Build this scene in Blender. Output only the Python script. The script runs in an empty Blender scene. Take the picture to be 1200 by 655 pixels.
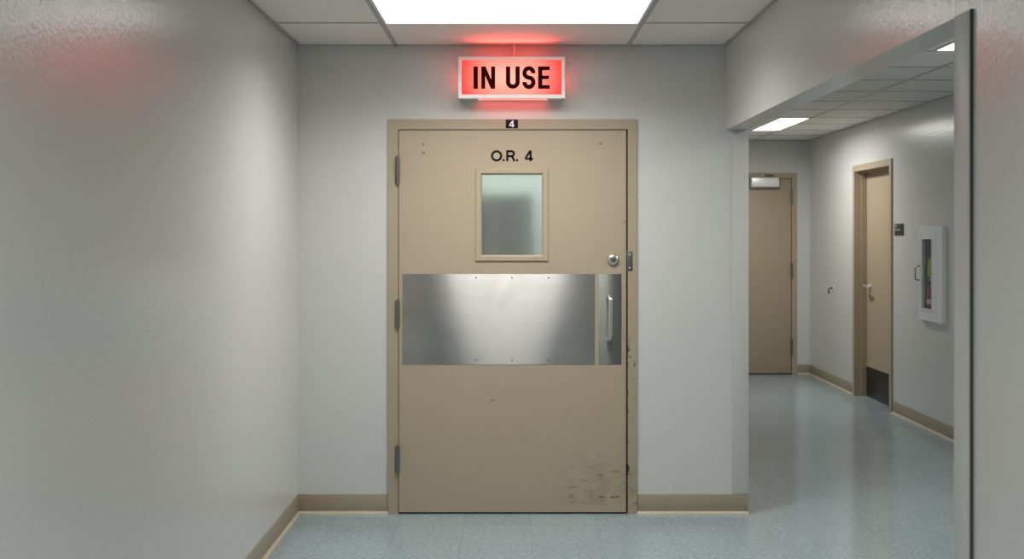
import bpy, bmesh, math, random
from mathutils import Vector, Matrix
random.seed(4)
C = bpy.context.scene
COL = C.collection
PI = math.pi

# ------------------------------------------------------------------ camera, world, exposure, light levels
CAM_Y, CAM_Z, FPX = -6.3, 1.535, 1342.0
cd = bpy.data.cameras.new('camera'); cam = bpy.data.objects.new('camera', cd); COL.objects.link(cam)
cam.location = (0, CAM_Y, CAM_Z); cam.rotation_euler = (PI/2, 0, 0)
cd.sensor_width = 36; cd.lens = FPX/1200*36; cd.shift_y = -52.5/1200
cd.clip_start = 0.05; cd.clip_end = 60
cd.dof.use_dof = True; cd.dof.focus_distance = 6.25; cd.dof.aperture_fstop = 5.6
C.camera = cam
w = bpy.data.worlds.new('world'); C.world = w; w.use_nodes = True
w.node_tree.nodes['Background'].inputs['Color'].default_value = (0.02, 0.022, 0.022, 1)
w.node_tree.nodes['Background'].inputs['Strength'].default_value = 0.3
C.view_settings.view_transform = 'Standard'; C.view_settings.look = 'None'
C.view_settings.gamma = 1; C.view_settings.use_curve_mapping = False
C.view_settings.exposure = 0.24
C.cycles.sampling_pattern = 'TABULATED_SOBOL'
C.cycles.caustics_reflective = False; C.cycles.sample_clamp_indirect = 6
MAIN_L, SIDE_L, ROOM_L = 10.2, 27.0, 4.6
SPREAD = math.radians(147)                  # prismatic lenses throw most light downwards      # lens radiance of the corridor, side corridor and room fittings
LAMP_COL = (1.0, 0.985, 0.95)
SIGN_GLOW = 6.0; SLOT_W, SLOT_TILT = .85, 46

# ------------------------------------------------------------------ helpers
def lin(r, g, b):
    f = lambda c: (c/255/12.92) if c/255 <= 0.04045 else ((c/255+0.055)/1.055)**2.4
    return (f(r), f(g), f(b), 1)

class NT:
    """small node-tree helper"""
    def __init__(s, name):
        s.m = bpy.data.materials.new(name); s.m.use_nodes = True
        s.t = s.m.node_tree; s.p = s.t.nodes['Principled BSDF']; s.out = s.t.nodes['Material Output']
        s._c = None
    def n(s, typ, **kw):
        nd = s.t.nodes.new(typ)
        for k, v in kw.items():
            setattr(nd, k, v)
        return nd
    def link(s, a, b): s.t.links.new(a, b)
    def put(s, v, sock):
        if hasattr(v, 'is_linked'): s.link(v, sock)
        else: sock.default_value = v
    def coord(s):
        if s._c is None: s._c = s.n('ShaderNodeTexCoord').outputs['Object']
        return s._c
    def xyz(s):
        x = s.n('ShaderNodeSeparateXYZ'); s.link(s.coord(), x.inputs[0]); return x.outputs
    def noise(s, scale, detail=2, rough=.5, stretch=None, off=None):
        nd = s.n('ShaderNodeTexNoise'); nd.inputs['Scale'].default_value = scale
        nd.inputs['Detail'].default_value = detail; nd.inputs['Roughness'].default_value = rough
        src = s.coord()
        if stretch or off:
            mp = s.n('ShaderNodeMapping'); s.link(src, mp.inputs[0])
            if stretch: mp.inputs['Scale'].default_value = stretch
            if off: mp.inputs['Location'].default_value = off
            src = mp.outputs[0]
        s.link(src, nd.inputs['Vector']); return nd.outputs['Fac']
    def ramp(s, v, a, b, c0=0., c1=1.):
        r = s.n('ShaderNodeMapRange'); s.put(v, r.inputs[0])
        r.inputs[1].default_value = a; r.inputs[2].default_value = b
        r.inputs[3].default_value = c0; r.inputs[4].default_value = c1
        return r.outputs[0]
    def math(s, op, a, b=0.):
        r = s.n('ShaderNodeMath', operation=op); s.put(a, r.inputs[0]); s.put(b, r.inputs[1]); return r.outputs[0]
    def mix(s, fac, a, b):
        r = s.n('ShaderNodeMix', data_type='RGBA'); s.put(fac, r.inputs[0]); s.put(a, r.inputs[6]); s.put(b, r.inputs[7]); return r.outputs[2]
    def bump(s, h, strength=.2, dist=.002):
        b = s.n('ShaderNodeBump'); b.inputs['Strength'].default_value = strength; b.inputs['Distance'].default_value = dist
        s.link(h, b.inputs['Height']); s.link(b.outputs[0], s.p.inputs['Normal'])
    def setp(s, **kw):
        for k, v in kw.items(): s.put(v, s.p.inputs[k.replace('_', ' ')])
        return s.m

def simple(name, col, rough=.5, metal=0., nscale=60, var=.04, bump=0.):
    n = NT(name)
    f = n.noise(nscale, 3)
    c = n.mix(f, tuple(x*(1-var) for x in col[:3])+(1,), tuple(min(1, x*(1+var)) for x in col[:3])+(1,))
    n.put(c, n.p.inputs['Base Color'])
    n.setp(Roughness=rough, Metallic=metal)
    if bump: n.bump(n.noise(nscale*3, 2), bump, .001)
    return n.m

# ------------------------------------------------------------------ materials
def wall_paint():
    n = NT('eggshell_wall_paint')
    n.setp(Base_Color=(.605, .610, .588, 1), Roughness=.235)
    h = n.math('ADD', n.noise(62, 1, .5), n.math('MULTIPLY', n.noise(24, 1), .5))
    n.bump(h, .22, .004)
    return n.m
M = {}
M['wall'] = wall_paint()
def room_paint():
    return simple('pale_green_room_paint', (.53, .60, .56), .5, 0, 6, .03)
M['room'] = room_paint()

def door_paint(name, col, marks=True):
    n = NT(name)
    c = n.mix(n.noise(3, 3), tuple(x*.97 for x in col)+(1,), tuple(x*1.03 for x in col)+(1,))
    if marks:
        x, y, z = n.xyz()
        dark = (0.035, .030, .022, 1)
        # scuffed lower right corner: short horizontal scrapes
        reg = n.math('MULTIPLY', n.ramp(x, .12, .5), n.math('MULTIPLY', n.ramp(z, .02, .07), n.ramp(z, .36, .16)))
        s1 = n.ramp(n.noise(17, 4, .7, (1, 1, 3.4)), .565, .63)
        a = n.math('MULTIPLY', n.math('MULTIPLY', s1, reg), .8)
        # grubby film in the same corner
        g = n.math('MULTIPLY', n.math('MULTIPLY', n.ramp(n.noise(7, 4), .42, .65), reg), .20)
        # isolated chips anywhere
        ch = n.math('MULTIPLY', n.ramp(n.noise(30, 2, .5, (1, 1, 1.6), (3.1, 0, 1.7)), .765, .78), .6)
        # chipped lock edge, paint worn to black
        e = n.math('MULTIPLY', n.ramp(x, .585, .632), n.ramp(z, 1.9, 1.5))
        e2 = n.math('MULTIPLY', n.ramp(n.noise(42, 3, .6, (1, 1, .6), (0, 0, 5)), .66, .70), e)
        # worn line right beside the gap
        k = n.math('MULTIPLY', n.math('MULTIPLY', n.ramp(x, .622, .630), n.ramp(x, .650, .640)), n.ramp(n.noise(14, 4, .7, (.2, 1, 1), (2, 0, 9)), .55, .60))
        k = n.math('MULTIPLY', k, n.ramp(z, 1.35, 1.1))
        # one short dash of missing paint below the steel plate
        dash = n.math('MULTIPLY', n.ramp(n.math('ABSOLUTE', n.math('ADD', x, .108)), .010, .007), n.ramp(n.math('ABSOLUTE', n.math('ADD', z, -.624)), .0030, .0018))
        f = n.math('MAXIMUM', a, dash)
        for q in (g, ch, e2, k): f = n.math('MAXIMUM', f, q)
        c = n.mix(f, c, dark)
    n.put(c, n.p.inputs['Base Color'])
    n.setp(Roughness=.42)
    n.bump(n.noise(55, 1), .05, .002)
    return n.m
TAN = (.410, .336, .240)
M['door'] = door_paint('tan_door_paint', TAN)
M['frame'] = door_paint('tan_frame_paint', (.385, .315, .222))
M['door_plain'] = door_paint('tan_enamel_of_corridor_doors', (.39, .31, .215), False)
M['base'] = None
def base_vinyl():
    n = NT('beige_cove_base_vinyl')
    z = n.xyz()[2]
    f = n.noise(9, 3, .5, (1, 1, 6))
    c = n.mix(f, (.30, .255, .175, 1), (.36, .305, .215, 1))
    n.put(c, n.p.inputs['Base Color']); n.setp(Roughness=.45)
    return n.m
M['base'] = base_vinyl()
M['lip'] = simple('pale_beige_base_toe', (.50, .425, .31), .45, 0, 30, .05)

def floor_mat():
    n = NT('blue_grey_vinyl_tile')
    x, y, z = n.xyz()
    def seam(v, off, pitch, wd):
        f = n.math('FRACT', n.math('DIVIDE', n.math('ADD', v, -off+40*pitch), pitch))
        d = n.math('MINIMUM', f, n.math('SUBTRACT', 1., f))
        return n.ramp(d, wd, wd*.35)
    P = .352
    s = n.math('MAXIMUM', seam(x, .098, P, .006), seam(y, -.25, P, .006))
    vec = n.n('ShaderNodeCombineXYZ')
    n.put(n.math('FLOOR', n.math('DIVIDE', n.math('ADD', x, -.098+40*P), P)), vec.inputs[0])
    n.put(n.math('FLOOR', n.math('DIVIDE', n.math('ADD', y, .25+40*P), P)), vec.inputs[1])
    wn = n.n('ShaderNodeTexWhiteNoise', noise_dimensions='3D'); n.link(vec.outputs[0], wn.inputs['Vector'])
    tile = wn.outputs['Value']
    base = n.mix(tile, (.255, .330, .360, 1), (.282, .360, .387, 1))
    mot = n.noise(48, 3, .7)
    c = n.mix(n.ramp(mot, .50, .64), base, (.38, .44, .45, 1))
    c = n.mix(n.math('MULTIPLY', n.ramp(n.noise(52, 3, .7, (1, 1, 1), (5, 9, 0)), .56, .67), .70), c, (.13, .18, .21, 1))
    c = n.mix(n.math('MULTIPLY', s, .38), c, (.10, .13, .14, 1))
    n.put(c, n.p.inputs['Base Color'])
    n.put(n.ramp(n.noise(8, 4),   .3, .7, .11, .19), n.p.inputs['Roughness'])
    h = n.math('SUBTRACT', n.math('MULTIPLY', n.noise(9, 3), 1.), n.math('MULTIPLY', s, .3))
    n.bump(h, .10, .004)
    return n.m
M['floor'] = floor_mat()

def tile_mat():
    n = NT('mineral_ceiling_tile')
    f = n.noise(210, 3, .7)
    pits = n.ramp(f, .60, .68)
    c = n.mix(n.math('MULTIPLY', pits, .45), (.84, .80, .755, 1), (.45, .44, .42, 1))
    n.put(c, n.p.inputs['Base Color']); n.setp(Roughness=.85)
    n.bump(n.math('SUBTRACT', 1., f), .3, .003)
    return n.m
M['tile'] = tile_mat()
M['grid'] = simple('ceiling_grid_enamel', (.42, .41, .395), .4)
M['white'] = simple('white_enamel', (.76, .78, .77), .35, 0, 40, .02)
M['guard'] = simple('grey_corner_guard', (.565, .560, .535), .38, 0, 20, .03)
M['black'] = simple('black_plastic', (.008, .008, .008), .45)
M['ink'] = simple('black_lettering', (.006, .006, .006), .5)
for k_ in ('ink', 'black'): M[k_].node_tree.nodes['Principled BSDF'].inputs['Specular IOR Level'].default_value = .12
M['inkwhite'] = simple('white_lettering', (.80, .80, .78), .5)
M['maroon'] = simple('dark_maroon_lettering', (.030, .004, .004), .8)
M['maroon'].node_tree.nodes['Principled BSDF'].inputs['Specular IOR Level'].default_value = .1
M['steel'] = simple('worn_steel', (.33, .33, .31), .34, 1., 90, .12)
M['hinge'] = simple('dull_hinge_steel', (.23, .23, .21), .40, 1., 90, .15)
M['chrome'] = simple('satin_chrome', (.68, .68, .66), .34, 1., 90, .04)
M['screw'] = simple('screw_steel', (.14, .14, .13), .4, 1.)
M['alum'] = simple('pale_aluminium', (.80, .79, .78), .38, .35, 40, .03)
M['darksteel'] = simple('darkened_kick_plate_steel', (.030, .028, .024), .35, .6, 30, .1)  # stainless plate, its dark reflection put into the colour
M['pullplate'] = None
M['red'] = simple('extinguisher_red', (.32, .012, .010), .3)
M['label'] = simple('white_label', (.72, .70, .66), .5)
M['tag'] = simple('yellow_green_tag', (.52, .62, .06), .6)
M['rubber'] = simple('black_rubber', (.015, .015, .015), .6)
M['signplate'] = simple('dark_green_sign_plate', (.018, .030, .026), .4)
M['signmark'] = simple('pale_sign_marks', (.30, .35, .33), .5)
M['cabinet'] = simple('grey_green_locker_enamel', (.60, .69, .64), .5)
M['cabinetdoor'] = simple('darker_grey_green_enamel', (.42, .50, .455), .5)
M['shade'] = simple('dark_alcove_paint', (.035, .045, .04), .5)  # near-black colour keeping the added passage dark
M['edging'] = simple('dark_grey_edge_strip', (.05, .06, .055), .6)
M['tub'] = simple('grey_tub_enamel', (.16, .175, .17), .5)

def brushed(name, col, rough, aniso, seed):
    n = NT(name)
    g = n.noise(9, 2, .6, (.15, 1, 9), (seed, 0, 0))
    c = n.mix(g, tuple(x*.93 for x in col)+(1,), tuple(min(1, x*1.06) for x in col)+(1,))
    sm = n.ramp(n.noise(6, 4, .6, (1, 1, 1), (seed, 2, 0)), .35, .75)
    n.put(c, n.p.inputs['Base Color'])
    n.put(n.ramp(sm, 0, 1, rough*.85, rough*1.2), n.p.inputs['Roughness'])
    n.setp(Metallic=1., Anisotropic=aniso)
    t = n.n('ShaderNodeTangent', direction_type='RADIAL', axis='Z')
    n.link(t.outputs[0], n.p.inputs['Tangent'])
    n.p.inputs['Anisotropic Rotation'].default_value = 0.25
    n.bump(n.noise(5, 1, .5, (1, 1, .3), (seed, 0, 3)), .03, .004)
    return n.m
M['plate'] = brushed('brushed_stainless', (.53, .52, .50), .46, 1.0, 0)
M['pullplate'] = brushed('darkened_brushed_stainless', (.25, .255, .235), .46, .9, 4)  # steel darkened so its colour carries the dim reflection

def emit(name, col, strength):
    n = NT(name)
    n.setp(Base_Color=(.8, .8, .8, 1), Roughness=.6)
    n.p.inputs['Emission Color'].default_value = tuple(col)+(1,) if len(col) == 3 else col
    n.p.inputs['Emission Strength'].default_value = strength
    return n.m
M['lens'] = emit('lit_light_lens', LAMP_COL, 3.0)
M['lens'].cycles.emission_sampling = 'NONE'
M['redlens'] = emit('red_lens', (1, .055, .04), 1.2)
M['redslot'] = emit('red_light_slot', (1, .055, .04), SIGN_GLOW)

def sign_face():
    n = NT('backlit_red_acrylic')
    x, y, z = n.xyz()                       # object coordinates centred on the face
    # two tubes behind the acrylic: brightest along the middle, weakest at the ends
    ax = n.ramp(n.math('ABSOLUTE', x), .06, .265)
    az = n.ramp(n.math('ABSOLUTE', z), .01, .125)
    d = n.math('SQRT', n.math('ADD', n.math('MULTIPLY', ax, ax), n.math('MULTIPLY', n.math('MULTIPLY', az, az), .42)))
    c = n.mix(n.ramp(d, .05, 1.), (1.9, .45, .34, 1), (1.5, .062, .05, 1))
    n.setp(Base_Color=(.12, .008, .006, 1), Roughness=.35); n.p.inputs['Specular IOR Level'].default_value = .25
    n.put(c, n.p.inputs['Emission Color']); n.p.inputs['Emission Strength'].default_value = 1.0
    return n.m
M['signface'] = sign_face()

def glass(name, rough, col, ior=1.5):
    n = NT(name)
    n.setp(Base_Color=col, Roughness=rough, IOR=ior)
    n.p.inputs['Transmission Weight'].default_value = 1
    return n.m
M['glass'] = glass('wired_glass', .15, (.88, .955, .925, 1))
def pane():
    n = NT('cabinet_glass'); t = n.n('ShaderNodeBsdfTransparent'); t.inputs[0].default_value = (.93, .96, .95, 1)
    g_ = n.n('ShaderNodeBsdfGlossy'); g_.inputs['Roughness'].default_value = .03
    mx = n.n('ShaderNodeMixShader'); mx.inputs[0].default_value = .07
    n.link(t.outputs[0], mx.inputs[1]); n.link(g_.outputs[0], mx.inputs[2]); n.link(mx.outputs[0], n.out.inputs['Surface'])
    return n.m
M['clear'] = pane()
M['wire'] = simple('glass_wire', (.75, .82, .78), .5, 0.)

# ------------------------------------------------------------------ mesh building
class MB:
    def __init__(s, base=(0, 0, 0)): s.bm = bmesh.new(); s.b = Vector(base)
    def _add(s, t, bev=0, seg=2):
        if bev:
            bmesh.ops.bevel(t, geom=t.edges[:], offset=bev, segments=seg, profile=.5, affect='EDGES')
        me = bpy.data.meshes.new('tmp'); t.to_mesh(me); t.free(); s.bm.from_mesh(me); bpy.data.meshes.remove(me); return s
    def box(s, x0, x1, y0, y1, z0, z1, bev=0, seg=2):
        t = bmesh.new(); bmesh.ops.create_cube(t, size=1)
        for v in t.verts:
            v.co = Vector(((x0+x1)/2+v.co.x*(x1-x0), (y0+y1)/2+v.co.y*(y1-y0), (z0+z1)/2+v.co.z*(z1-z0)))
        return s._add(t, bev, seg)
    def cyl(s, p0, p1, r, r2=None, n=20, bev=0):
        p0, p1 = Vector(p0), Vector(p1); d = p1-p0
        t = bmesh.new(); bmesh.ops.create_cone(t, cap_ends=True, segments=n, radius1=r, radius2=r if r2 is None else r2, depth=d.length)
        if bev:
            ed = [e for e in t.edges if any(len(f.verts) > 4 for f in e.link_faces)]
            bmesh.ops.bevel(t, geom=ed, offset=bev, segments=2, affect='EDGES')
        bmesh.ops.transform(t, matrix=Matrix.Translation((p0+p1)/2) @ d.to_track_quat('Z', 'Y').to_matrix().to_4x4(), verts=t.verts)
        return s._add(t)
    def ball(s, c, r, sc=(1, 1, 1), n=16):
        t = bmesh.new(); bmesh.ops.create_uvsphere(t, u_segments=n, v_segments=n//2+2, radius=r)
        for v in t.verts: v.co = Vector(c)+Vector((v.co.x*sc[0], v.co.y*sc[1], v.co.z*sc[2]))
        return s._add(t)
    def lathe(s, c, prof, n=28, axis='Z'):
        t = bmesh.new(); rings = []
        for r, h in prof:
            rings.append([t.verts.new((r*math.cos(2*PI*k/n), r*math.sin(2*PI*k/n), h)) for k in range(n)])
        for a, b in zip(rings, rings[1:]):
            for k in range(n): t.faces.new((a[k], a[(k+1) % n], b[(k+1) % n], b[k]))
        t.faces.new(rings[0][::-1]); t.faces.new(rings[-1])
        rot = {'Z': Matrix.Identity(4), '-Y': Matrix.Rotation(PI/2, 4, 'X'), '-X': Matrix.Rotation(-PI/2, 4, 'Y')}[axis]
        bmesh.ops.transform(t, matrix=Matrix.Translation(c) @ rot, verts=t.verts)
        return s._add(t)
    def tube(s, pts, r, n=12):
        pts = [Vector(p) for p in pts]; t = bmesh.new(); rings = []
        up = None
        for i, p in enumerate(pts):
            d = (pts[min(i+1, len(pts)-1)]-pts[max(i-1, 0)]).normalized()
            if up is None: up = d.orthogonal().normalized()
            up = (up-d*up.dot(d)).normalized(); side = d.cross(up)
            rr = r[i] if isinstance(r, (list, tuple)) else r
            rings.append([t.verts.new(p+(up*math.cos(2*PI*k/n)+side*math.sin(2*PI*k/n))*rr) for k in range(n)])
        for a, b in zip(rings, rings[1:]):
            for k in range(n): t.faces.new((a[k], a[(k+1) % n], b[(k+1) % n], b[k]))
        t.faces.new(rings[0][::-1]); t.faces.new(rings[-1])
        return s._add(t)
    def prism(s, poly, y0, y1):
        """polygon in XZ (counter-clockwise seen from -Y), extruded from y0 (front) to y1"""
        t = bmesh.new(); n = len(poly)
        a = [t.verts.new((x, y0, z)) for x, z in poly]; b = [t.verts.new((x, y1, z)) for x, z in poly]
        t.faces.new(a); t.faces.new(b[::-1])
        for k in range(n): t.faces.new((a[(k+1) % n], a[k], b[k], b[(k+1) % n]))
        bmesh.ops.recalc_face_normals(t, faces=t.faces[:])
        return s._add(t)
    def ribbon(s, path, wd, y0, y1):
        """thick stroke along an XZ path"""
        L, R = [], []
        P = [Vector((x, z)) for x, z in path]
        for i, p in enumerate(P):
            d = (P[min(i+1, len(P)-1)]-P[max(i-1, 0)]).normalized(); nn = Vector((-d.y, d.x))*wd/2
            L.append(p+nn); R.append(p-nn)
        t = bmesh.new()
        F = [[t.verts.new((q.x, yy, q.y)) for q in side] for side in (L, R) for yy in (y0, y1)]
        lf, lb, rf, rb = F
        for i in range(len(P)-1):
            for a, b in ((lf, rf), (rf, rb), (rb, lb), (lb, lf)):
                t.faces.new((a[i], a[i+1], b[i+1], b[i]))
        for i in (0, -1): t.faces.new((lf[i], rf[i], rb[i], lb[i]))
        bmesh.ops.recalc_face_normals(t, faces=t.faces[:])
        return s._add(t)
    def slab(s, axis, us, vs, w0, w1, holes=()):
        """plate with rectangular cells left out; axis 'Y': u=X v=Z, axis 'X': u=Y v=Z, axis 'Z': u=X v=Y"""
        t = bmesh.new(); vt = {}
        def P(u, v, ww): return {'Y': (u, ww, v), 'X': (ww, u, v), 'Z': (u, v, ww)}[axis]
        def V(i, j, k):
            if (i, j, k) not in vt: vt[i, j, k] = t.verts.new(P(us[i], vs[j], (w0, w1)[k]))
            return vt[i, j, k]
        nu, nv = len(us)-1, len(vs)-1
        full = lambda i, j: 0 <= i < nu and 0 <= j < nv and (i, j) not in holes
        for i in range(nu):
            for j in range(nv):
                if not full(i, j): continue
                for k in (0, 1): t.faces.new((V(i, j, k), V(i+1, j, k), V(i+1, j+1, k), V(i, j+1, k)))
                for (a, b, di, dj) in (((i, j), (i, j+1), -1, 0), ((i+1, j), (i+1, j+1), 1, 0), ((i, j), (i+1, j), 0, -1), ((i, j+1), (i+1, j+1), 0, 1)):
                    if not full(i+di, j+dj): t.faces.new((V(*a, 0), V(*b, 0), V(*b, 1), V(*a, 1)))
        bmesh.ops.recalc_face_normals(t, faces=t.faces[:])
        return s._add(t)
    def mesh(s, me, mat4):
        t = bmesh.new(); t.from_mesh(me); bmesh.ops.transform(t, matrix=mat4, verts=t.verts); return s._add(t)
    def build(s, name, mat, parent=None, label=None, origin=None):
        b = Vector(origin) if origin is not None else s.b
        bmesh.ops.translate(s.bm, vec=-b, verts=s.bm.verts)
        me = bpy.data.meshes.new(name); s.bm.to_mesh(me); s.bm.free()
        me.polygons.foreach_set('use_smooth', [True]*len(me.polygons)); me.set_sharp_from_angle(angle=math.radians(32))
        me.materials.append(M[mat] if isinstance(mat, str) else mat)
        o = bpy.data.objects.new(name, me); COL.objects.link(o)
        if parent is not None:
            o.parent = parent
            pw = Vector((0, 0, 0)); q = parent
            while q is not None: pw += q.location; q = q.parent
            o.location = b-pw
        else: o.location = b
        if label: o['label'] = label
        return o

def thing(name, loc, label, cat, group=None, kind=None):
    o = bpy.data.objects.new(name, None); COL.objects.link(o); o.location = loc
    o.empty_display_size = .1
    return tag(o, label, cat, group, kind)
def tag(o, label, cat, group=None, kind=None):
    o['label'] = label; o['category'] = cat
    if group: o['group'] = group
    if kind: o['kind'] = kind
    return o
def struct(name, mb, mat, label, cat): return tag(mb.build(name, mat), label, cat, kind='structure')
def px(x, d): return (x-600)/FPX*d              # picture offset to metres at a depth, for placing things in the room
def pz(y, d): return CAM_Z+(275-y)/FPX*d

# ------------------------------------------------------------------ the setting
CZ = 2.577                       # ceiling height
XL, XR = -1.178, 1.178           # corridor walls
XS = 1.295                       # inner face of the wall between the corridors
XF = 3.277                       # side corridor right wall
YF = 6.30                        # side corridor end wall
YB = -13.0                       # end of the corridor behind the viewer
OPEN_Y, OPEN_Z = -3.27, 2.112    # opening to the side corridor
TOP = CZ+.25

struct('floor', MB().box(-3.2, 3.6, YB-.2, YF+.2, -.08, 0), 'floor', 'speckled blue-grey vinyl tile floor with soft reflections', 'floor')
struct('wall_left', MB().slab('X', [YB, -12.6, -6.5, 0], [0, 2.3, TOP], XL-.12, XL, {(1, 0)}), 'wall', 'long pale grey corridor wall on the left with a red glow', 'wall')  # hole behind the viewer opens onto the added dark passage
struct('wall_added_alcove', MB().box(-3.1, -3.0, YB, -6.2, 0, TOP).box(-3.0, XL-.12, -6.3, -6.2, 0, TOP).box(-3.0, XL-.12, YB-.1, YB, 0, TOP).box(-3.0, XL-.12, YB, -6.3, CZ, CZ+.03), 'shade', 'added dark passage behind the viewer that darkens the steel plate reflection', 'wall')  # invented unseen passage, gives the armour plate its dark left reflection
struct('wall_back', MB().slab('Y', [XL-.12, -.660, .664, XS], [0, 2.150, TOP], 0, .15, {(1, 0)}), 'wall', 'pale grey wall around the tan operating room door', 'wall')
struct('wall_right', MB().slab('X', [YB, OPEN_Y, 0], [0, OPEN_Z, TOP], XR, XS, {(1, 0)}), 'wall', 'pale grey right wall with header over the wide side opening', 'wall')
NICHE = (2.40, 2.79, .90, 1.565)
struct('wall_side', MB().slab('X', [YB, NICHE[0], NICHE[1], 3.585, 4.645, YF+.12], [0, NICHE[2], NICHE[3], 2.165, TOP], XF, XF+.20,
       {(1, 1), (3, 0), (3, 1), (3, 2)}), 'wall', 'pale grey side corridor wall carrying the extinguisher cabinet', 'wall')
struct('wall_end', MB().slab('Y', [XS-.12, 2.07, 3.105, XF], [0, 2.19, TOP], YF, YF+.12, {(1, 0)}), 'wall', 'pale grey end wall of the side corridor', 'wall')
struct('wall_dividing', MB().box(XS-.12, XS, .15, YF, 0, TOP), 'wall', 'wall between the operating room and the side corridor', 'wall')
struct('wall_behind', MB().box(XL-.12, XF+.2, YB-.12, YB, 0, TOP), 'wall', 'wall closing the corridor behind the viewer', 'wall')
struct('wall_room', MB().box(-3.1, XS-.12, 3.9, 4.0, 0, TOP).box(-3.1, -3.0, .15, 3.9, 0, TOP).box(-3.1, XL-.12, .05, .15, 0, TOP), 'room',
       'pale green operating room wall seen blurred through wired glass', 'wall')

# ceiling: tiles with the lay-in grid as a part
cl = struct('ceiling', MB().box(XL, XR, YB, 0, CZ, CZ+.03), 'tile', 'white mineral tile ceiling above the corridor', 'ceiling')
g = MB(); GZ0, GZ1 = CZ-.0025, CZ+.002
for x in (-.640, .640): g.box(x-.012, x+.012, YB, 0, GZ0, GZ1)
yy = -.672
while yy > YB:
    for (a, b) in ((XL, -.652), (-.628, .628), (.652, XR)): g.box(a, b, yy-.012, yy+.012, GZ0, GZ1)
    yy -= .612
for (a, b, c_, d_) in ((XL, XL+.020, YB, 0), (XR-.020, XR, YB, 0), (XL+.02, XR-.02, -.020, 0)): g.box(a, b, c_, d_, GZ0, GZ1)
g.build('ceiling_grid', 'grid', cl)
cl2 = struct('ceiling_side', MB().box(XS, XF, YB, YF, CZ, CZ+.03), 'tile', 'tiled ceiling of the side corridor', 'ceiling')
g = MB()
for x in (2.055, 2.665): g.box(x-.012, x+.012, YB, YF, GZ0, GZ1)
k = -20
while True:
    y = .805+.61*k; k += 1
    if y > YF: break
    if y < YB: continue
    for (a, b) in ((XS, 2.043), (2.067, 2.653), (2.677, XF)): g.box(a, b, y-.012, y+.012, GZ0, GZ1)
g.box(XF-.02, XF, YB, YF, GZ0, GZ1).box(XS, XS+.02, .15, YF, GZ0, GZ1).box(XS+.02, XF-.02, YF-.02, YF, GZ0, GZ1)
g.build('ceiling_grid', 'grid', cl2)
struct('ceiling_room', MB().box(-3.0, XS-.12, .15, 3.9, CZ, CZ+.03), 'tile', 'ceiling of the operating room behind the door', 'ceiling')

# baseboards: cove base with a pale toe
BH = .108
def base(name, segs, label):
    """segs: (x0,y0,x1,y1,nx,ny) wall foot lines with the room-side normal"""
    a, b = MB(), MB()
    for (x0, y0, x1, y1, nx, ny) in segs:
        q = lambda t0, t1: (min(x0+nx*t0, x1+nx*t1, x0+nx*t1, x1+nx*t0), max(x0+nx*t0, x1+nx*t1, x0+nx*t1, x1+nx*t0),
                            min(y0+ny*t0, y1+ny*t1, y0+ny*t1, y1+ny*t0), max(y0+ny*t0, y1+ny*t1, y0+ny*t1, y1+ny*t0))
        a.box(*q(0, .0045), 0, BH, .0012, 2)
        # sloping toe, paler than the base
        dx, dy = x1-x0, y1-y0
        t = bmesh.new(); vs = []
        for (px_, py_) in ((x0, y0), (x1, y1)):
            vs.append([t.verts.new((px_+nx*o, py_+ny*o, z)) for o, z in ((.0046, 0), (.016, 0), (.015, .004), (.008, .010), (.0046, .016))])
        for i in range(5): t.faces.new((vs[0][i], vs[0][(i+1) % 5], vs[1][(i+1) % 5], vs[1][i]))
        t.faces.new(vs[0]); t.faces.new(vs[1]); bmesh.ops.recalc_face_normals(t, faces=t.faces[:])
        b._add(t)
    o = struct(name, a, 'base', label, 'baseboard')
    b.build('toe', 'lip', o, 'pale toe')
    return o
base('baseboard_left', [(XL, -6.5, XL, -.006, 1, 0)], 'beige cove base along the left corridor wall')
base('baseboard_back', [(XL, 0, -.682, 0, 0, -1), (.686, 0, XS+.0045, 0, 0, -1), (XS, 0, XS, YF-.006, 1, 0)], 'beige cove base on both sides of the tan door')
base('baseboard_right', [(XR, YB, XR, OPEN_Y-.105, -1, 0)], 'beige cove base of the near right wall')
base('baseboard_side', [(XF, YB, XF, 3.555, -1, 0), (XF, 4.675, XF, YF-.006, -1, 0)], 'beige cove base along the side corridor wall')
base('baseboard_end', [(XS+.006, YF, 2.035, YF, 0, -1), (3.140, YF, XF-.006, YF, 0, -1)], 'beige cove base on the end wall beside the far door')

# corner guards at the two ends of the opening
def guard(name, yc, s, z0, label):
    m = MB()
    if s < 0:     # near end: on the corridor face and round the jamb
        m.box(XR-.007, XR, yc-.10, yc, z0, OPEN_Z, .0015).box(XR-.007, XS+.005, yc, yc+.006, z0, OPEN_Z, .0015)
    else:         # far end: on the back wall face and round its edge
        m.box(1.211, XS+.006, -.006, 0, z0, OPEN_Z, .002).box(XS, XS+.006, 0, .14, z0, OPEN_Z, .0015)
    o = struct(name, m, 'guard', label, 'corner guard')
    if s < 0: MB().box(XR-.0075, XR, yc-.107, yc-.10, 0, OPEN_Z).build('edge_strip', 'edging', o, 'dark edge line')  # thin dark strip along the outer edge of the guard
    return o
guard('trim_1', OPEN_Y, -1, 0, 'grey corner guard on the near edge of the right opening')
guard('trim_2', 0, 1, BH+.002, 'grey corner guard on the wall end beside the door')

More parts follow.
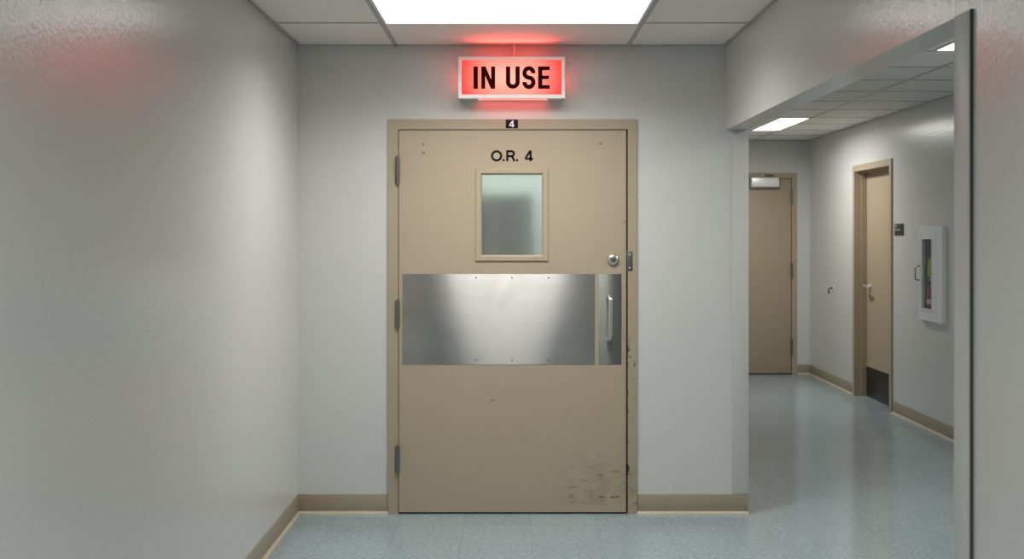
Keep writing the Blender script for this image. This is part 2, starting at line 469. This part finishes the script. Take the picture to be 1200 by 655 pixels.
# ------------------------------------------------------------------ the tan operating room door
d1 = thing('door_1', (0, 0, 0), 'wide scuffed tan steel door lettered O.R. 4', 'door', kind='structure')
FX0, FX1, FZ = -.681, .686, 2.169       # frame outside
LX0, LX1, LZ0, LZ1 = -.622, .6275, .010, 2.109   # leaf
OX0, OX1, OZ = -.6255, .6365, 2.1135    # frame rebate
fr = MB()
def frame_profile(m, x0, x1, z1, ox0, ox1, oz, yf, yr, stop, axis=None):
    m.prism([(x0, 0), (ox0, 0), (ox0, oz), (ox1, oz), (ox1, 0), (x1, 0), (x1, z1), (x0, z1)], yf, 0)     # faces
    m.box(ox0-.032, ox0, 0, yr, 0, oz); m.box(ox1, ox1+.027, 0, yr, 0, oz); m.box(ox0-.032, ox1+.027, 0, yr, oz, oz+.034)
    m.box(ox0, ox0+.018, stop, yr, 0, oz).box(ox1-.018, ox1, stop, yr, 0, oz).box(ox0+.018, ox1-.018, stop, yr, oz-.018, oz)
frame_profile(fr, FX0, FX1, FZ, OX0, OX1, OZ, -.013, .15, .044)
f1 = fr.build('door_frame', 'frame', d1)
lf = MB()
WX0, WX1, WZ0, WZ1 = px(565, CAM_Y*-1), px(635.3, 6.3), pz(298, 6.3), pz(204, 6.3)
lf.slab('Y', [LX0, WX0-.010, WX1+.010, LX1], [LZ0, WZ0-.010, WZ1+.010, LZ1], -.005, .040, {(1, 1)})
leaf = lf.build('door_leaf', 'door', d1)
# vision light
VX0, VX1, VZ0, VZ1 = px(557.5, 6.3), px(642.3, 6.3), pz(306, 6.3), pz(197.5, 6.3)
wf = MB(); y0, y1 = -.013, -.005
rim = .012
prof = [(0, -.005), (0, -.011), (.003, -.0135), (.026, -.0135), (.034, -.004), (.034, .010)]   # inset from outside, depth
t = bmesh.new(); rings = []
for o_, yq in prof:
    rings.append([t.verts.new(v) for v in ((VX0+o_, yq, VZ0+o_), (VX1-o_, yq, VZ0+o_), (VX1-o_, yq, VZ1-o_), (VX0+o_, yq, VZ1-o_))])
for a, b in zip(rings, rings[1:]+rings[:1]):
    for k in range(4): t.faces.new((a[k], a[(k+1) % 4], b[(k+1) % 4], b[k]))
bmesh.ops.recalc_face_normals(t, faces=t.faces[:]); wf._add(t)
wfo = wf.build('window_frame', 'door', leaf)
sc = MB()
for z in (210, 251, 292):
    for x in (561.2, 638.8): sc.lathe((px(x, 6.3), -.0135, pz(z, 6.3)), [(.0032, 0), (.0032, .0006), (.002, .0014)], 10, '-Y')
for x in (571.5, 628.5): sc.lathe((px(x, 6.3), -.0135, pz(302.5, 6.3)), [(.0032, 0), (.0032, .0006), (.002, .0014)], 10, '-Y')
sc.build('screws', 'door_plain', leaf)
GX0, GX1, GZ0_, GZ1_ = VX0+.033, VX1-.033, VZ0+.033, VZ1-.033
MB().box(GX0, GX1, .010, .016, GZ0_, GZ1_).build('glass', 'glass', leaf, 'greenish wired glass')
wm = MB(); W, H = GX1-GX0, GZ1_-GZ0_
step, yw = .0165, .0088
def clip(p, d):
    lo, hi = -9, 9
    for a, da, m0, m1 in ((p[0], d[0], GX0, GX1), (p[1], d[1], GZ0_, GZ1_)):
        t0, t1 = (m0-a)/da, (m1-a)/da
        lo, hi = max(lo, min(t0, t1)), min(hi, max(t0, t1))
    return (lo, hi) if hi-lo > .004 else None
for sgn in (1, -1):
    d = Vector((1, sgn*1.0)).normalized()
    k = -40
    while k < 60:
        p = (GX0+k*step, GZ0_ if sgn > 0 else GZ1_); k += 1
        c = clip(p, d)
        if c:
            a, b = [(p[0]+d.x*q, p[1]+d.y*q) for q in c]
            wm.cyl((a[0], yw+.0003*sgn, a[1]), (b[0], yw+.0003*sgn, b[1]), .00055, n=5)
wm.build('wire_mesh', 'wire', leaf, 'diamond wire of the glass')
# lettering
tx = MB()
lu = lambda pts: [(px(440+u/3.6375, 6.3), pz(120+v/3.6375, 6.3)) for u, v in pts]
lw = 9.4/3.6375/FPX*6.3; ly0, ly1 = -.0056, -.0049
def stroke(pts, wd=1.0): tx.ribbon(lu(pts), lw*wd, ly0, ly1)
stroke([(516.5+19.5*math.cos(q*PI/20), 228+19.3*math.sin(q*PI/20)) for q in range(41)])
for u in (546.5, 603.5): tx.prism(lu([(u-4.6, 251), (u+4.6, 251), (u+4.6, 242), (u-4.6, 242)]), ly0, ly1)
stroke([(562, 251), (562, 205)])
stroke([(562, 208.7), (580, 208.7)]+[(580+10.2*math.sin(q*PI/12), 219-10.3*math.cos(q*PI/12)) for q in range(1, 12)]+[(580, 229.3), (562, 229.3)])
stroke([(576, 229), (583.5, 231.5), (592.5, 251)])
stroke([(661, 251), (661, 205)])
stroke([(671.5, 240.3), (638.5, 240.3)], .9)
stroke([(659.5, 206.5), (639, 239)], .95)
tx.build('lettering', 'ink', leaf, 'black lettering O.R. 4')
# armour plate, pull plate, handle, lock
AX0, AX1, AZ0, AZ1 = px(471.7, 6.3), px(697, 6.3), pz(427, 6.3), pz(321, 6.3)
arm = MB().box(AX0, AX1, -.0068, -.005, AZ0, AZ1, .0006).build('armor_plate', 'plate', leaf, 'broad brushed stainless plate', origin=((AX0+AX1)/2, -.006, (AZ0+AZ1)/2))
def screw(x, z, r=.0045, y=-.0068):
    m = MB().lathe((x, y, z), [(r, 0), (r, .0005), (r*.6, .0016)], 14, '-Y')
    m.box(x-r*.7, x+r*.7, y-.0018, y-.001, z-.0006, z+.0006)
    return m
for x in (477.5, 558, 600, 643, 691.3):
    for z in (325.3, 422): screw(px(x, 6.3), pz(z, 6.3)).build('screw', 'screw' if 500 < x < 680 else 'steel', arm)
PX0, PX1 = px(701.7, 6.3), px(728.2, 6.3)
pp = MB().box(PX0, PX1, -.0068, -.005, AZ0, AZ1, .0006).build('pull_plate', 'pullplate', leaf, 'narrow stainless plate with a dark reflection in its colour', origin=((PX0+PX1)/2, -.006, (AZ0+AZ1)/2))
for x, z in ((705.3, 325), (724.5, 325), (705.3, 373), (724.5, 373), (705.3, 422), (724.5, 422)): screw(px(x, 6.3), pz(z, 6.3), .0036).build('screw', 'steel', pp)
ph = MB(); hx = px(715.3, 6.25); hz1, hz0 = pz(349.5, 6.25), pz(397, 6.25)
path = [(hx-.006, -.0068, hz1+.004)]
path += [(hx-.006, -.030, hz1+.004)]
for k in range(7):
    a = k/6*PI/2; path.append((hx-.006+.006*math.sin(a), -.030-.020*math.sin(a), hz1+.004-.020*(1-math.cos(a))))
for k in range(7):
    a = k/6*PI/2; path.append((hx-.006*0-.006*math.sin(a)*1, -.030-.020*math.cos(a), hz0+.016-.020*math.sin(a)))
path += [(hx-.006, -.0068, hz0-.004)]
ph.tube(path, .0125, 14)
ph.cyl((hx-.006, -.0068, hz1+.004), (hx-.006, -.010, hz1+.004), .0150).cyl((hx-.006, -.0068, hz0-.004), (hx-.006, -.010, hz0-.004), .0150)
ph.build('pull_handle', 'chrome', leaf, 'satin chrome bar handle')
lx, lz = px(718.6, 6.28), pz(304, 6.28)
lk = MB().lathe((lx, -.005, lz), [(.0325, 0), (.0325, .005), (.029, .013), (.021, .020), (.0195, .0205), (.0195, .017), (.0005, .017)], 36, '-Y').build('deadbolt', 'chrome', leaf, 'round steel deadbolt cylinder')
MB().lathe((lx, -.0225, lz), [(.0165, 0), (.0165, .0022), (.0150, .003)], 24, '-Y').build('cylinder_plug', 'steel', leaf)
MB().box(lx-.0014, lx+.0014, -.0262, -.0254, lz-.008, lz+.008).build('keyhole', 'black', leaf)
# plugged screw holes of removed fittings
for i, (x, z, r) in enumerate(((496.3, 168.5, .0075), (496.3, 178.8, .0075), (704.2, 167.6, .0085))):
    MB().lathe((px(x, 6.3), -.005, pz(z, 6.3)), [(r, 0), (r, .001), (r*.75, .003), (r*.3, .0034)], 18, '-Y').build('hole_plug', 'steel', leaf, 'small steel plug')
# hinges on the left edge
for (a, b) in ((184, 215.5), (352, 383.5), (522, 553.5)):
    m = MB(); x = -.6265; zt, zb = pz(a, 6.3), pz(b, 6.3); h = (zt-zb)/5
    for k in range(5): m.cyl((x, -.0195, zb+k*h+.0016), (x, -.0195, zb+(k+1)*h-.0016), .0108, n=18, bev=.001)
    m.cyl((x, -.0195, zb-.005), (x, -.0195, zt+.005), .0062, n=14)
    m.ball((x, -.0195, zt+.004), .008, (1, 1, .6)); m.ball((x, -.0195, zb-.004), .008, (1, 1, .6))
    m.box(x-.017, x-.002, -.0150, -.013, zb, zt, .0004).box(x+.003, x+.0085, -.0135, -.005, zb, zt, .0004)
    m.build('hinge', 'hinge', d1, 'dull steel hinge barrel')
# strike plate on the frame
m = MB(); sx0, sx1, sz0, sz1 = px(734.6, 6.29), px(741.2, 6.29), pz(317.5, 6.29), pz(294.5, 6.29)
m.box(sx0, sx1, -.0152, -.013, sz0, sz1, .0008)
st = m.build('strike_plate', 'hinge', d1, 'dark steel strike plate')
for z in (298.3, 313.6): screw((sx0+sx1)/2, pz(z, 6.3), .0045, -.0152).build('screw', 'chrome', st)
# dark seal added in the gap between leaf and frame to deepen its shade
MB().box(OX0, LX0, .026, .043, .01, OZ).box(LX1, OX1, .014, .043, .01, OZ).box(LX0, LX1, .026, .043, LZ1, OZ).build('gap_shade_strip', 'rubber', d1, 'dark seal added to darken the door gap')
# bottom sweep
MB().box(LX0+.002, LX1-.002, .004, .034, .003, .012).build('door_sweep', 'rubber', d1, 'black strip under the door')

# black number plate on the head of the frame
np_ = thing('number_plate', (0, -.013, pz(150.3, 6.29)), 'small black plate with a white 4 above the tan door', 'sign')
B = (px(592.6, 6.29), px(607.0, 6.29), pz(150.3, 6.29), pz(140.2, 6.29))
MB((0, -.013, pz(150.3, 6.29))).box(B[0], B[1], -.0155, -.013, B[2], B[3], .0006).build('plate', 'black', np_)
m = MB((0, -.013, pz(150.3, 6.29)))
nu = lambda pts: [(px(x, 6.29), pz(y, 6.29)) for x, y in pts]
nw = 1.35/FPX*6.29
m.ribbon(nu([(600.9, 149.2), (600.9, 141.4)]), nw*1.1, -.0160, -.0154)
m.ribbon(nu([(603.0, 147.3), (596.9, 147.3)]), nw*.95, -.0161, -.0154)
m.ribbon(nu([(600.7, 141.8), (597.2, 147.0)]), nw, -.0162, -.0154)
m.build('numeral', 'inkwhite', np_, 'white numeral 4')

# ------------------------------------------------------------------ IN USE sign
SY = -.130; SD = 6.3+SY
s0 = (0, 0, pz(115, SD))
sg = thing('illuminated_sign', s0, 'glowing red IN USE lightbox sign above the tan door', 'sign')
X0, X1, Z0, Z1 = px(537, SD), px(662.2, SD), pz(115.2, SD), pz(66.4, SD)
bd = .0175
m = MB(s0)
m.slab('Y', [X0, X0+bd, X1-bd, X1], [Z0, Z0+bd+.003, Z1-bd, Z1], SY, SY+.012, {(1, 1)})
m.build('bezel', 'alum', sg, 'pale aluminium bezel')
m = MB(s0); th = .006; i = .004
sx = (px(560, SD), px(642, SD))
ys, ye = SY+.012, -.008
# body of the box: four sides with a slot left open in each
def side_h(m, z0, z1): m.slab('Z', [X0+i, sx[0], sx[1], X1-i], [ys, ye-.052, ye-.016, ye], z0, z1, {(1, 1)})
def side_v(m, x0, x1): m.slab('X', [ys, ye-.040, ye-.016, ye], [Z0+i, Z0+.045, Z1-.045, Z1-i], x0, x1, {(1, 1)})
side_h(m, Z0+i, Z0+i+th); m.slab('Z', [X0+i, sx[0], sx[1], X1-i], [ys, ys+.012, ys+.044, ye], Z1-i-th, Z1-i, {(1, 1)}); side_v(m, X0+i, X0+i+th); side_v(m, X1-i-th, X1-i)
m.box(X0-.002+.006, X1-.004, ye, 0, Z0+.004, Z1-.004)
m.build('housing', 'alum', sg, 'aluminium box of the sign')
m = MB(s0)
m.box(sx[0], sx[1], ye-.052, ye-.016, Z0+i+.001, Z0+i+.004)
m.box(X0+i+.001, X0+i+.004, ye-.040, ye-.016, Z0+.045, Z1-.045).box(X1-i-.004, X1-i-.001, ye-.040, ye-.016, Z0+.045, Z1-.045)
m.build('light_slot', 'redslot', sg, 'red glowing slots')
cx, cz = (X0+X1)/2, (Z0+Z1)/2
m = MB(s0).box(sx[0], sx[1], ys+.012, ys+.044, Z1-i-.004, Z1-i-.001).build('upper_slot', 'redlens', sg, 'red slot in the top of the box')
ld = bpy.data.lights.new('slot_light', 'AREA'); ld.shape = 'RECTANGLE'; ld.size = sx[1]-sx[0]; ld.size_y = .03
ld.energy = SLOT_W; ld.color = (1, .06, .045); ld.spread = math.radians(130)
lo = bpy.data.objects.new('slot_light', ld); COL.objects.link(lo); lo.parent = sg
lo.location = (cx, ys+.026, Z1+.010-s0[2]); lo.rotation_euler = (PI-math.radians(-SLOT_TILT), 0, 0)
MB().box(X0+bd-.002, X1-bd+.002, SY+.004, SY+.009, Z0+bd, Z1-bd+.002).build('face_panel', 'signface', sg, 'backlit red face', origin=(cx, SY+.0065, cz))
# letters: zoomed picture units (x 0..1200, y 0..600 over the sign) to metres
gx = lambda u: px(500+u/6, SD); gz = lambda v: pz(40+v/6, SD)
L0, L1 = SY+.0028, SY+.0045
top, bot, sw = 226, 384, 31
def letter(build):
    m = MB(s0); build(m); m.build('letter', 'maroon', sg, 'dark maroon letter')
P = lambda pts: [(gx(a), gz(b)) for a, b in pts]
S1 = 6/(FPX/SD)*0+1/(6*FPX/SD)      # metres per zoom unit
letter(lambda m: m.prism(P([(328.5, bot), (360, bot), (360, top), (328.5, top)]), L0, L1))
letter(lambda m: (m.prism(P([(383.5, bot), (412, bot), (412, top), (383.5, top)]), L0, L1), m.prism(P([(453, bot), (481.5, bot), (481.5, top), (453, top)]), L0, L1),
                  m.prism(P([(383.5, top), (414, top), (481.5, bot), (451, bot)]), L0-.0001, L1)))
def let_u(m):
    a, b = 557+sw/2, 655-sw/2; r = (b-a)/2; c = (a+b)/2; yc = bot-sw/2-r*.95
    pts = [(a, top), (a, yc)]+[(c-r*math.cos(q*PI/14), yc+r*.95*math.sin(q*PI/14)) for q in range(1, 14)]+[(b, yc), (b, top)]
    m.ribbon(P(pts), sw*S1, L0, L1)
letter(let_u)
def let_s(m):
    cxs = 719; r = (765-672)/2-sw/2; ry = (bot-top)/4-sw/4+.5
    t_, b_ = top-2+sw/2, bot+2-sw/2; mid = (t_+b_)/2; ry = (mid-t_)/2
    pts = []
    for q in range(0, 26):     # upper bowl, from the right terminal over the top to the middle
        a = math.radians(-8+q/25*(270-8+0)); a = math.radians(-5)+q/25*math.radians(245)
        pts.append((cxs+r*math.cos(a), t_+ry-ry*math.sin(a)))
    low = []
    for q in range(0, 26):     # lower bowl, mirrored
        a = math.radians(-5)+q/25*math.radians(245)
        low.append((cxs-r*math.cos(a), b_-ry+ry*math.sin(a)))
    m.ribbon(P(pts+low[::-1]), sw*S1, L0, L1)
letter(let_s)
letter(lambda m: (m.prism(P([(783.5, bot), (814, bot), (814, top), (783.5, top)]), L0, L1),
                  [m.prism(P([(812, b), (e, b), (e, a), (812, a)]), L0, L1) for a, b, e in ((top, top+27, 866), (290, 316, 861), (bot-27, bot, 866))]))
# side screws and the conduit stub to the ceiling
for x, s in ((X0+.004, -1), (X1-.004, 1)):
    MB(s0).cyl((x, -.062, cz), (x+s*.004, -.062, cz), .005, n=14).ball((x+s*.004, -.062, cz), .005, (.6, 1, 1)).build('side_screw', 'chrome', sg)
cnx = px(602.5, 6.26)
MB(s0).cyl((cnx, -.030, Z1-.004), (cnx, -.030, CZ-.003), .0085).lathe((cnx, -.030, Z1-.004), [(.014, 0), (.014, .006), (.011, .010)], 16).build('conduit', 'guard', sg, 'thin conduit up to the ceiling')

# ------------------------------------------------------------------ ceiling lights
def troffer(x0, x1, y0, y1, lens, label, group, name='ceiling_light'):
    c = ((x0+x1)/2, (y0+y1)/2, CZ)
    t = thing(name, c, label, 'ceiling light', group)
    e = .012
    MB(c).slab('Z', [x0, x0+e, x1-e, x1], [y0, y0+e, y1-e, y1], CZ-.009, CZ-.001, {(1, 1)}).build('frame', 'white', t)
    MB(c).box(x0+e, x1-e, y0+e, y1-e, CZ-.005, CZ-.001).build('diffuser', 'lens', t, 'bright white diffuser')
    ld = bpy.data.lights.new('tube_light', 'AREA'); ld.shape = 'RECTANGLE'
    ld.size = x1-x0-2*e-.004; ld.size_y = y1-y0-2*e-.004
    ld.energy = lens*PI*ld.size*ld.size_y; ld.color = LAMP_COL; ld.spread = SPREAD if x1-x0 > 1 else math.radians(172)
    lo = bpy.data.objects.new('tube_light', ld); COL.objects.link(lo); lo.parent = t; lo.location = (0, 0, -.0065)
    return t
troffer(-.626, .626, -1.272, -.684, MAIN_L, 'large bright ceiling panel light above the tan door', 'corridor panel lights')
troffer(-.626, .626, -5.556, -4.968, MAIN_L*1.2, 'ceiling panel light above the viewer', 'corridor panel lights')
troffer(-.626, .626, -8.616, -8.028, MAIN_L, 'added unseen panel light behind the viewer, brightening the steel plate', 'corridor panel lights')  # added out of view to widen the bright reflection in the armour plate
troffer(-.626, .626, -12.288, -11.70, MAIN_L, 'ceiling panel light at the far end behind the viewer', 'corridor panel lights')
troffer(2.372, 2.652, 3.865, 5.06, SIDE_L, 'narrow ceiling light at the far end of the side corridor', 'side corridor lights')
troffer(2.372, 2.652, -1.05, .135, SIDE_L*.6, 'narrow ceiling light cut off at the top of the opening', 'side corridor lights')
troffer(2.372, 2.652, -5.93, -4.74, SIDE_L*.6, 'narrow ceiling light hidden beyond the near wall', 'side corridor lights')
troffer(-.626, .626, 2.95, 3.55, ROOM_L, 'ceiling panel light inside the operating room', 'operating room lights')

# ------------------------------------------------------------------ far door of the side corridor
DY = YF; dd = 6.3+DY
b2 = (2.59, YF, 0)
d2 = thing('door_2', b2, 'tan door with silver closer at the corridor end', 'door', kind='structure')
o0, o1, oz = 2.104, 3.076, 2.155
m = MB(b2)
m.prism([(o0-.056, 0), (o0, 0), (o0, oz), (o1, oz), (o1, 0), (o1+.056, 0), (o1+.056, oz+.058), (o0-.056, oz+.058)], YF-.014, YF)
m.box(o0-.033, o0, YF, YF+.12, 0, oz).box(o1, o1+.028, YF, YF+.12, 0, oz).box(o0-.033, o1+.028, YF, YF+.12, oz, oz+.034)
m.box(o0, o0+.016, YF+.046, YF+.12, 0, oz).box(o1-.016, o1, YF+.046, YF+.12, 0, oz).box(o0+.016, o1-.016, YF+.046, YF+.12, oz-.016, oz)
m.build('door_frame', 'door_plain', d2)
MB(b2).box(o0+.004, o1-.005, YF-.004, YF+.040, .012, oz-.005, .001).build('door_leaf', 'door_plain', d2)
for (a, b) in ((222, 240), (308, 326), (397, 415)):
    m = MB(b2); x = o1-.001; zt, zb = pz(a, dd), pz(b, dd); h = (zt-zb)/5
    for k in range(5): m.cyl((x, YF-.022, zb+k*h+.001), (x, YF-.022, zb+(k+1)*h-.001), .011, n=14)
    m.box(x-.012, x+.013, YF-.018, YF-.013, zb, zt)
    m.build('hinge', 'hinge', d2, 'steel hinge')
m = MB(b2); c0, c1, cz0, cz1 = px(881.5, 12.5), px(914, 12.5), pz(218.6, 12.5), pz(208, 12.5)
m.box(c0, c1, YF-.070, YF-.004, cz0, cz1, .006, 3)
cb = m.build('door_closer', 'alum', d2, 'silver closer body with dark edges')
m = MB(b2); m.slab('Y', [c0-.012, c0+.006, c1-.006, c1+.012], [cz0-.012, cz0+.006, cz1-.006, cz1+.010], YF-.060, YF-.0045, {(1, 1)})
m.build('dark_ring', 'hinge', cb)  # dark ring set round the closer body
m = MB(b2); ax = px(897, 12.5)
m.cyl((ax, YF-.040, cz1-.002), (ax, YF-.040, cz1+.024), .014)
m.tube([(ax, YF-.040, cz1+.020), (ax+.08, YF-.13, cz1+.022), (ax+.03, YF-.028, oz+.026)], .008, 8)
m.box(ax-.02, ax+.06, YF-.026, YF-.0142, oz+.012, oz+.040, .002)
m.build('closer_arm', 'hinge', cb)
MB(b2).box(o0+.004, o1-.005, YF+.006, YF+.034, .002, .012).build('door_sweep', 'rubber', d2)
m = MB(b2); kx = 2.165; m.lathe((kx, YF-.004, 1.0), [(.032, 0), (.032, .006), (.013, .012), (.012, .035), (.026, .042), (.028, .055), (.018, .066)], 24, '-Y')
m.build('door_knob', 'chrome', d2)

# ------------------------------------------------------------------ door in the side wall
b3 = (XF, 4.115, 0)
d3 = thing('door_3', b3, 'tan door with dark kick plate deep in the side wall', 'door', kind='structure')
y0, y1, oz = 3.612, 4.618, 2.135
m = MB()
xr = .100      # depth of the reveal
def yz_prism(m, poly, x0, x1):
    t = bmesh.new(); n = len(poly)
    a = [t.verts.new((x0, y, z)) for y, z in poly]; b = [t.verts.new((x1, y, z)) for y, z in poly]
    t.faces.new(a); t.faces.new(b)
    for k in range(n): t.faces.new((a[k], a[(k+1) % n], b[(k+1) % n], b[k]))
    bmesh.ops.recalc_face_normals(t, faces=t.faces[:]); m._add(t)
m = MB(b3)
yz_prism(m, [(y0-.056, 0), (y0, 0), (y0, oz), (y1, oz), (y1, 0), (y1+.056, 0), (y1+.056, oz+.058), (y0-.056, oz+.058)], XF-.014, XF)
m.box(XF, XF+.2, y0-.026, y0, 0, oz).box(XF, XF+.2, y1, y1+.026, 0, oz).box(XF, XF+.2, y0-.026, y1+.026, oz, oz+.029)
m.box(XF+.050, XF+xr, y0, y0+.016, 0, oz).box(XF+.050, XF+xr, y1-.016, y1, 0, oz).box(XF+.050, XF+xr, y0+.016, y1-.016, oz-.016, oz)
m.build('door_frame', 'door_plain', d3)
lx = XF+xr
leaf3 = MB(b3).box(lx, lx+.044, y0+.004, y1-.004, .012, oz-.004).build('door_leaf', 'door_plain', d3)
MB(b3).box(lx-.003, lx, y0+.020, y1-.020, .016, .285, .001).build('kick_plate', 'darksteel', leaf3, 'stainless kick plate with a dark reflection in its colour')
MB(b3).box(lx+.008, lx+.036, y0+.004, y1-.004, .002, .012).build('door_sweep', 'rubber', leaf3)
m = MB(b3); hy, hz = 4.50, 1.048
m.lathe((lx, hy, hz), [(.034, 0), (.034, .006), (.028, .011), (.013, .013), (.012, .050)], 24, '-X')
m.tube([(lx-.050, hy, hz), (lx-.058, hy-.004, hz), (lx-.062, hy-.02, hz), (lx-.060, hy-.06, hz-.001), (lx-.056, hy-.105, hz-.004), (lx-.048, hy-.118, hz-.005)], [.012, .013, .0125, .011, .010, .009], 12)
m.ball((lx-.055, hy, hz), .017)
m.build('lever_handle', 'chrome', leaf3, 'chrome lever handle')
m = MB(b3); m.lathe((lx, hy, hz-.085), [(.016, 0), (.016, .006), (.012, .010)], 18, '-X'); m.build('lock_cylinder', 'steel', leaf3)

# ------------------------------------------------------------------ extinguisher cabinet
XC = XF-.030
cy0, cy1, cz0, cz1 = 2.346, 2.842, .863, 1.600
bc = (XF, (cy0+cy1)/2, cz0)
cab = thing('extinguisher_cabinet', bc, 'white wall cabinet with narrow glass window beside the dark room sign', 'cabinet')
m = MB(bc)
m.slab('X', [cy0, NICHE[0]+.004, NICHE[1]-.004, cy1], [cz0, NICHE[2]+.004, NICHE[3]-.004, cz1], XC+.012, XF, {(1, 1)})
a0, a1, e0, e1 = NICHE[0]+.002, NICHE[1]-.002, NICHE[2]+.002, NICHE[3]-.002
m.build('body', 'white', cab); m = MB(bc)
tk = .002; xb = XF+.165
m.box(XF, xb, a0, a0+tk, e0, e1).box(XF, xb, a1-tk, a1, e0, e1).box(XF, xb, a0, a1, e0, e0+tk).box(XF, xb, a0, a1, e1-tk, e1).box(xb-tk, xb, a0, a1, e0, e1)

m.build('tub', 'tub', cab, 'grey recessed tub')
gy0, gy1, gz0, gz1 = 2.557, 2.765, .955, 1.500
m = MB(bc)
m.slab('X', [cy0, gy0, gy1, cy1], [cz0, gz0, gz1, cz1], XC, XC+.012, {(1, 1)})
# raised moulding round the glazed field
def ring(m, ya, yb, za, zb, wd, x0, x1):
    m.slab('X', [ya, ya+wd, yb-wd, yb], [za, za+wd, zb-wd, zb], x0, x1, {(1, 1)})
ring(m, gy0-.012, gy1+.012, gz0-.012, gz1+.012, .012, XC-.005, XC)
ring(m, 2.47, 2.815, .905, 1.552, .006, XC-.003, XC)
cdr = m.build('door', 'white', cab)
MB(bc).box(XC+.003, XC+.007, gy0-.001, gy1+.001, gz0-.001, gz1+.001).build('glass', 'clear', cdr, 'clear glass pane')
m = MB(bc); hz0, hz1, hy = 1.175, 1.285, 2.826
m.tube([(XC, hy, hz0), (XC-.026, hy, hz0), (XC-.034, hy, hz0+.008), (XC-.034, hy, hz1-.008), (XC-.026, hy, hz1), (XC, hy, hz1)], .0055, 10)
m.build('handle', 'hinge', cdr, 'dark wire pull handle')
# extinguisher inside
ex, ey, ez = XF+.040, 2.712, NICHE[2]+.004
fe = thing('fire_extinguisher', (ex, ey, ez), 'red extinguisher with yellow-green tag inside the white wall cabinet', 'fire extinguisher')
bb = (ex, ey, ez)
MB(bb).lathe(bb, [(.044, 0), (.049, .005), (.050, .016), (.050, .185), (.047, .208), (.036, .230), (.020, .242), (.016, .252)], 32).build('cylinder', 'red', fe)
MB(bb).lathe((ex, ey, ez+.085), [(.0505, 0), (.0507, .002), (.0507, .036), (.0505, .038)], 32).build('label', 'label', fe, 'white label band')
m = MB(bb); m.cyl((ex, ey, ez+.248), (ex, ey, ez+.292), .017).box(ex-.016, ex+.016, ey-.02, ey+.022, ez+.285, ez+.312, .004); m.build('valve', 'alum', fe, 'pale metal valve')
m = MB(bb); m.box(ex-.010, ex+.010, ey-.11, ey+.02, ez+.312, ez+.320, .002).box(ex-.010, ex+.010, ey-.10, ey, ez+.285, ez+.292, .002); m.build('handle', 'rubber', fe)
m = MB(bb); m.cyl((ex-.016, ey, ez+.275), (ex-.028, ey, ez+.275), .013); m.build('gauge', 'label', fe)
m = MB(bb); m.tube([(ex+.01, ey+.02, ez+.295), (ex+.02, ey+.05, ez+.285), (ex+.03, ey+.062, ez+.24), (ex+.03, ey+.062, ez+.14), (ex+.03, ey+.062, ez+.06)], .007, 10); m.build('hose', 'rubber', fe)
m = MB(bb)
poly = [(-.050, .30), (.052, .295), (.055, .37), (.034, .425), (-.004, .455), (-.044, .44)]
yz_prism(m, [(ey+a, ez+b) for a, b in poly], ex-.030, ex-.0285); m.build('tag', 'tag', fe, 'yellow-green tag')

# ------------------------------------------------------------------ room sign and wall hook
rs = thing('room_sign', (XF, 3.385, 1.53), 'small dark green room sign on the wall beside the kick-plate door', 'sign')
b = (XF, 3.385, 1.53)
MB(b).box(XF-.005, XF, 3.275, 3.497, 1.528, 1.628, .0015).build('plate', 'signplate', rs)
m = MB(b); m.box(XF-.0058, XF-.005, 3.440, 3.478, 1.598, 1.618); m.build('symbol', 'signmark', rs, 'pale symbol')
m = MB(b)
for k in range(7): m.box(XF-.0058, XF-.005, 3.352+k*.0195, 3.352+k*.0195+.0165, 1.569, 1.583)
m.build('raised_line', 'signmark', rs, 'pale raised line')
wh = thing('wall_hook', (XF, 5.37, .97), 'small dark metal hook on the wall left of the kick-plate door', 'hook')
b = (XF, 5.37, .97)
MB(b).lathe((XF, 5.37, .992), [(.021, 0), (.021, .004), (.017, .007)], 20, '-X').build('rosette', 'alum', wh)
MB(b).tube([(XF-.006, 5.37, .995), (XF-.035, 5.37, .990), (XF-.052, 5.37, .970), (XF-.050, 5.37, .948), (XF-.040, 5.37, .940)], [.007, .007, .0075, .008, .009], 10).build('hook_arm', 'rubber', wh)

# ------------------------------------------------------------------ operating room behind the wired glass
b = (-.10, 2.6, 0)
cb = thing('tall_cabinet', b, 'grey-green block seen blurred through the wired glass of the tan door', 'cabinet')
MB(b).box(-.95, .155, 2.2, 2.7, 0, 1.835, .006).build('body', 'cabinet', cb)
MB(b).box(-.10, .075, 2.185, 2.2, .06, 1.80, .004).build('door', 'cabinetdoor', cb)
